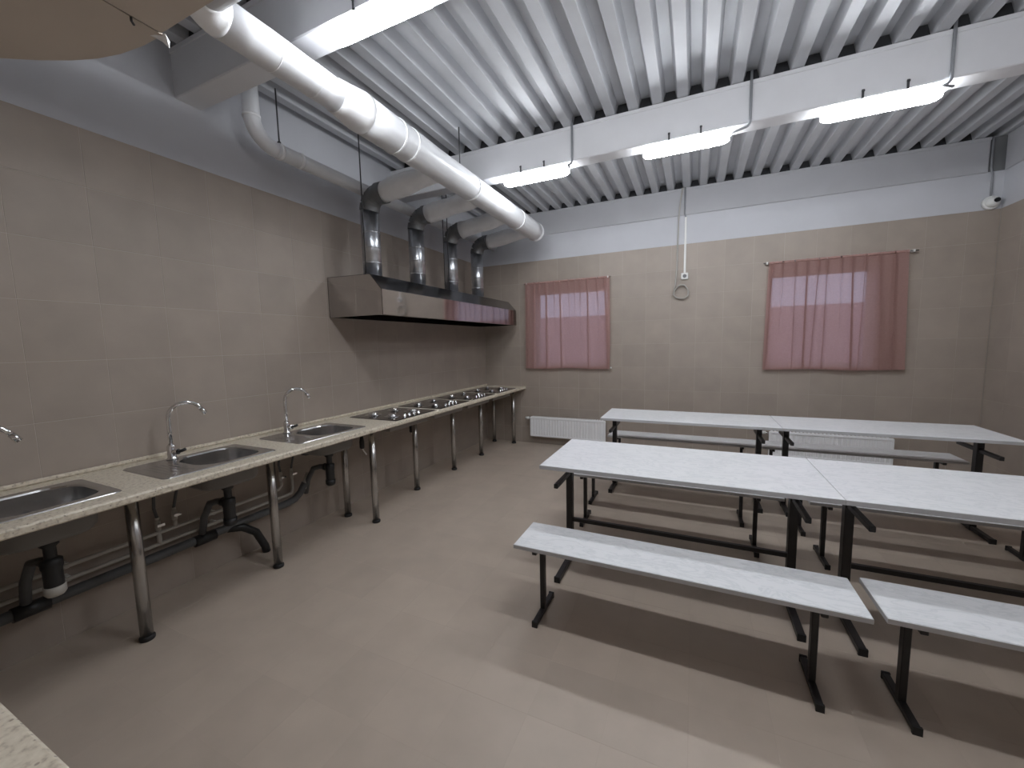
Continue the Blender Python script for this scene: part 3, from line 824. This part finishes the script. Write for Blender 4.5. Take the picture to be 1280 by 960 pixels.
tag(MB().tube([(5.388, -0.004, HD-0.002), (5.388, -0.004, 3.0), (5.40, -0.008, 2.94), (5.402, -0.008, 2.74)], 0.008, 8).build('camera_cable', 'conduit_grey'), 'grey cable running down to the dome camera', 'cable')

# ------------------------------------------------------------------ curtains
def make_curtain(xt0, xt1, xb0, xb1, zt, zb, seed, label):
    rnd = random.Random(seed)
    c = thing('curtain', label, 'curtain', ((xt0+xt1)/2, -0.05, zb), group='pink window curtains')
    xc = (xt0+xt1)/2
    nx, nz = 360, 24
    folds = []; u = 0.03
    while u < 0.99:
        dp_ = rnd.random() < 0.5
        folds.append((u, rnd.uniform(0.013, 0.02) if dp_ else rnd.uniform(0.008, 0.012), rnd.uniform(0.7, 1.0), rnd.uniform(-0.03, 0.03), dp_))
        u += rnd.uniform(0.05, 0.11)
    vs_ = []
    for k in range(nz+1):
        t = k/nz                                    # 0 top .. 1 bottom
        x0 = xt0+(xb0-xt0)*t; x1 = xt1+(xb1-xt1)*t
        z = zt+(zb-zt)*t
        for i in range(nx+1):
            u = i/nx
            y = -0.006*math.sin(2*math.pi*u*2.5+seed)
            du = 0.0
            for (fu, fw, fa, fs_, deep) in folds:
                wd = fw*(0.6+0.5*t)
                d = (u-fu-fs_*t)/wd
                if abs(d) > 4: continue
                e = math.exp(-d*d)
                k_ = fa*((1.0-0.2*t) if deep else max(0.0, 1.0-1.5*t))
                du -= 3.0*k_*wd*d*e
                y -= 0.030*k_*d*e + 0.012*k_*e
            u = min(1.0, max(0.0, u+du))
            zz = z + (0.006*math.sin(u*9+seed) if k == nz else 0)
            vs_.append((x0+(x1-x0)*u-xc, y, zz-zb))
    m = nx+1
    fs = [(k*m+i, k*m+i+1, (k+1)*m+i+1, (k+1)*m+i) for k in range(nz) for i in range(nx)]
    MB().add(vs_, fs, True).build('cloth', 'curtain_cloth', c, fix=False)
    # hem along the lower edge, heading around the rod
    hem = MB(); band = vs_[(nz-1)*m:]
    lo = [(x, y-0.003, z) for x, y, z in vs_[nz*m:]]; hi = [(x, y-0.003, z+0.025) for x, y, z in vs_[nz*m:]]
    hem.add(lo+hi, [(i, i+1, m+i+1, m+i) for i in range(m-1)], True).build('hem', 'curtain_cloth', c, fix=False)
    head = MB(); P = []
    for i in range(0, m, 3):
        x, y, z = vs_[i]; P.append(Vector((x, 0.0, z+0.0)))
    head.tube(P, 0.014, 10, rs=[0.013+0.002*rnd.uniform(-1, 1) for _ in P]).build('rod_pocket', 'curtain_hem', c)
    return c
make_curtain(0.70, 1.89, 0.69, 1.912, 2.312, 1.112, 3, 'smaller pink curtain over the window nearest the hood')
make_curtain(3.655, 4.838, 3.625, 4.872, 2.305, 1.118, 11, 'wide pink curtain on the right with rod ends sticking out')
for (a, b, z, lb) in ((0.69, 1.905, 2.312, 'thin rod carrying the curtain nearest the hood'), (3.60, 4.91, 2.305, 'thin rod carrying the right-hand curtain')):
    r = thing('curtain_rod', lb, 'rod', ((a+b)/2, -0.05, z), group='curtain rods')
    MB().cyl((-(b-a)/2, 0, 0), ((b-a)/2, 0, 0), 0.007, 12).build('rod', 'stainless', r)
    for s in (-1, 1):
        x = s*((b-a)/2-0.035)
        MB().box(x-0.007, x+0.007, -0.012, 0.05, -0.012, 0.012).build('bracket', 'plastic_white', r)
tag(MB().lathe([(0.001, 0.0), (0.012, 0.003), (0.013, 0.012), (0.008, 0.022), (0.001, 0.024)], (1.915, -0.055, 1.115), 12).build('curtain_weight', 'plastic_white'), 'tiny white clip at the lower right corner of the smaller curtain', 'clip')

# ------------------------------------------------------------------ radiators
def make_radiator(x0, x1, label):
    r = thing('radiator', label, 'radiator', ((x0+x1)/2, -0.07, 0.12), group='white panel radiators')
    L = (x1-x0)/2; H = 0.29
    n = 26; pts = []
    for k in range(n):
        a = -L+0.02+k*(2*L-0.04)/n; p = (2*L-0.04)/n
        pts += [(a, -0.012), (a+p*0.30, -0.012), (a+p*0.42, -0.004), (a+p*0.88, -0.004)]
    pts.append((L-0.02, -0.012))
    lo = [(x, y-0.02, 0.025) for x, y in pts]; hi = [(x, y-0.02, H-0.03) for x, y in pts]
    m = len(pts)
    MB().add(lo+hi, [(i, i+1, m+i+1, m+i) for i in range(m-1)]).build('front_panel', 'radiator_white', r, fix=False)
    MB().cbox(-L, L, -0.034, -0.006, 0.0, 0.028, 0.008).cbox(-L, L, -0.034, -0.006, H-0.032, H, 0.008).box(-L, -L+0.022, -0.033, -0.006, 0.01, H-0.01).box(L-0.022, L, -0.033, -0.006, 0.01, H-0.01).build('rim', 'radiator_white', r)
    MB().box(-L+0.01, L-0.01, -0.026, 0.03, 0.01, H-0.02).build('core', 'radiator_white', r)
    g = MB()
    for k in range(30):
        a = -L+0.02+k*(2*L-0.04)/30
        g.box(a, a+0.018, -0.02, 0.035, H-0.004, H+0.002)
    g.build('top_grille', 'radiator_white', r)
    v = MB().cyl((-L-0.005, 0.0, H-0.025), (-L-0.035, 0.0, H-0.025), 0.011, 12).build('valve', 'chrome', r)
    MB().cyl((-L-0.03, 0.0, H-0.025), (-L-0.085, 0.0, H-0.025), 0.02, 14, r2=0.016).build('valve_head', 'plastic_white', v)
    MB().tube([(-L-0.03, 0.0, H-0.025), (-L-0.03, 0.03, H-0.03), (-L-0.03, 0.06, H-0.03)], 0.009, 10).build('pipe', 'pipe_white', r)
    for s in (-1, 1):
        MB().box(s*L*0.7-0.012, s*L*0.7+0.012, 0.03, 0.07, 0.05, H-0.05).build('bracket', 'radiator_white', r)
make_radiator(0.765, 1.852, 'white panel radiator under the smaller curtain')
make_radiator(3.72, 4.82, 'white panel radiator half hidden behind the rear tables')

# ------------------------------------------------------------------ tables and benches
TZ, BZ = 0.75, 0.435
def make_table(x0, x1, y0, y1, label, pl=0.085, pr=0.12, xoff=0.0):
    xc, yc = (x0+x1)/2, (y0+y1)/2
    t = thing('dining_table', label, 'table', (xc, yc, 0), group='white canteen tables')
    L, D = (x1-x0)/2, (y1-y0)/2
    top = MB().cbox(-L, L, -D, D, TZ-0.025, TZ, 0.0025).build('tabletop', 'table_laminate', t)
    th = 0.0012
    MB().box(-L-th, L+th, -D-th, -D, TZ-0.0245, TZ-0.0025).box(-L-th, L+th, D, D+th, TZ-0.0245, TZ-0.0025).box(-L-th, -L, -D, D, TZ-0.0245, TZ-0.0025).box(L, L+th, -D, D, TZ-0.0245, TZ-0.0025).build('edge_band', 'edge_shaded', top)
    ps = (-L+pl, L-pr)
    for px in ps:
        MB().cbox(px-0.02, px+0.02, -0.025, 0.025, 0.0, TZ-0.026, 0.003).build('post', 'black_steel', t)
        MB().cbox(px-0.0125, px+0.0125, -D+0.04, D-0.04, 0.600, 0.628, 0.003).build('support_arm', 'black_steel', t)
        MB().cbox(px-0.018, px+0.018, -D+0.12, D-0.12, TZ-0.031, TZ-0.0255, 0.001).build('top_plate', 'black_steel', t)
        ft = MB().cbox(px-0.0175, px+0.0175, -D+0.05, D-0.05, 0.004, 0.034, 0.003).build('foot', 'black_steel', t)
        for s in (-1, 1):
            MB().box(px-0.018, px+0.018, s*(D-0.05)-0.006, s*(D-0.05)+0.006, 0.0, 0.036).build('end_cap', 'rubber_black', ft)
    MB().cbox(ps[0], ps[1], -0.0125, 0.0125, 0.275, 0.300, 0.003).build('stretcher', 'black_steel', t)
    return t
YA0, YA1, YC0, YC1 = -3.235, -2.55, -1.64, -1.06
make_table(2.089, 3.536, YA0, YA1, 'front white canteen table, left one of the near pair')
make_table(3.540, 4.995, YA0, YA1, 'white canteen table of the near pair, cut by the right edge', pl=0.11)
make_table(2.112, 3.572, YC0, YC1, 'white canteen table of the rear row, nearest the left radiator')
make_table(3.576, 4.945, YC0, YC1, 'white canteen table of the rear row, against the right corner', pl=0.075, pr=0.10)

def make_bench(px0, yc, label, D=0.14, L=None):
    # px0: x of the left post
    x0, x1 = px0-0.108, px0+1.205+0.14
    b = thing('bench', label, 'bench', ((x0+x1)/2, yc, 0), group='white canteen benches')
    L = (x1-x0)/2
    top = MB().cbox(-L, L, -D, D, BZ-0.022, BZ, 0.0025).build('seat', 'table_laminate', b)
    th = 0.0012
    MB().box(-L-th, L+th, -D-th, -D, BZ-0.0215, BZ-0.0025).box(-L-th, L+th, D, D+th, BZ-0.0215, BZ-0.0025).box(-L-th, -L, -D, D, BZ-0.0215, BZ-0.0025).box(L, L+th, -D, D, BZ-0.0215, BZ-0.0025).build('edge_band', 'edge_shaded', top)
    for px in (-L+0.108, L-0.14):
        MB().cbox(px-0.0125, px+0.0125, -0.0175, 0.0175, 0.0, BZ-0.023, 0.003).build('post', 'black_steel', b)
        s = -1 if px < 0 else 1
        MB().cbox(px-0.012, px+0.012, -D+0.012, D-0.03, BZ-0.046, BZ-0.0225, 0.003).build('support_arm', 'black_steel', b)
        ft = MB().cbox(px-0.0135, px+0.0135, -D+0.006, D-0.006, 0.004, 0.030, 0.003).build('foot', 'black_steel', b)
        for q in (-1, 1):
            MB().box(px-0.0145, px+0.0145, q*(D-0.006)-0.005, q*(D-0.006)+0.005, 0.0, 0.032).build('end_cap', 'rubber_black', ft)
    return b
make_bench(2.187, -3.467, 'white bench in the foreground, left one in front of the near tables')
make_bench(3.690, -3.44, 'white foreground bench cut by the right edge of the photo')
make_bench(2.121, -2.265, 'white bench hidden behind the left near table')
make_bench(3.712, -2.265, 'white bench hidden behind the right near table')
make_bench(2.080, -1.80, 'white bench in front of the left rear table')
make_bench(3.680, -1.80, 'white bench in front of the right rear table')
make_bench(2.165, -0.86, 'rear white bench behind the left rear table')
make_bench(3.625, -0.86, 'rear white bench behind the right rear table, near the right corner')
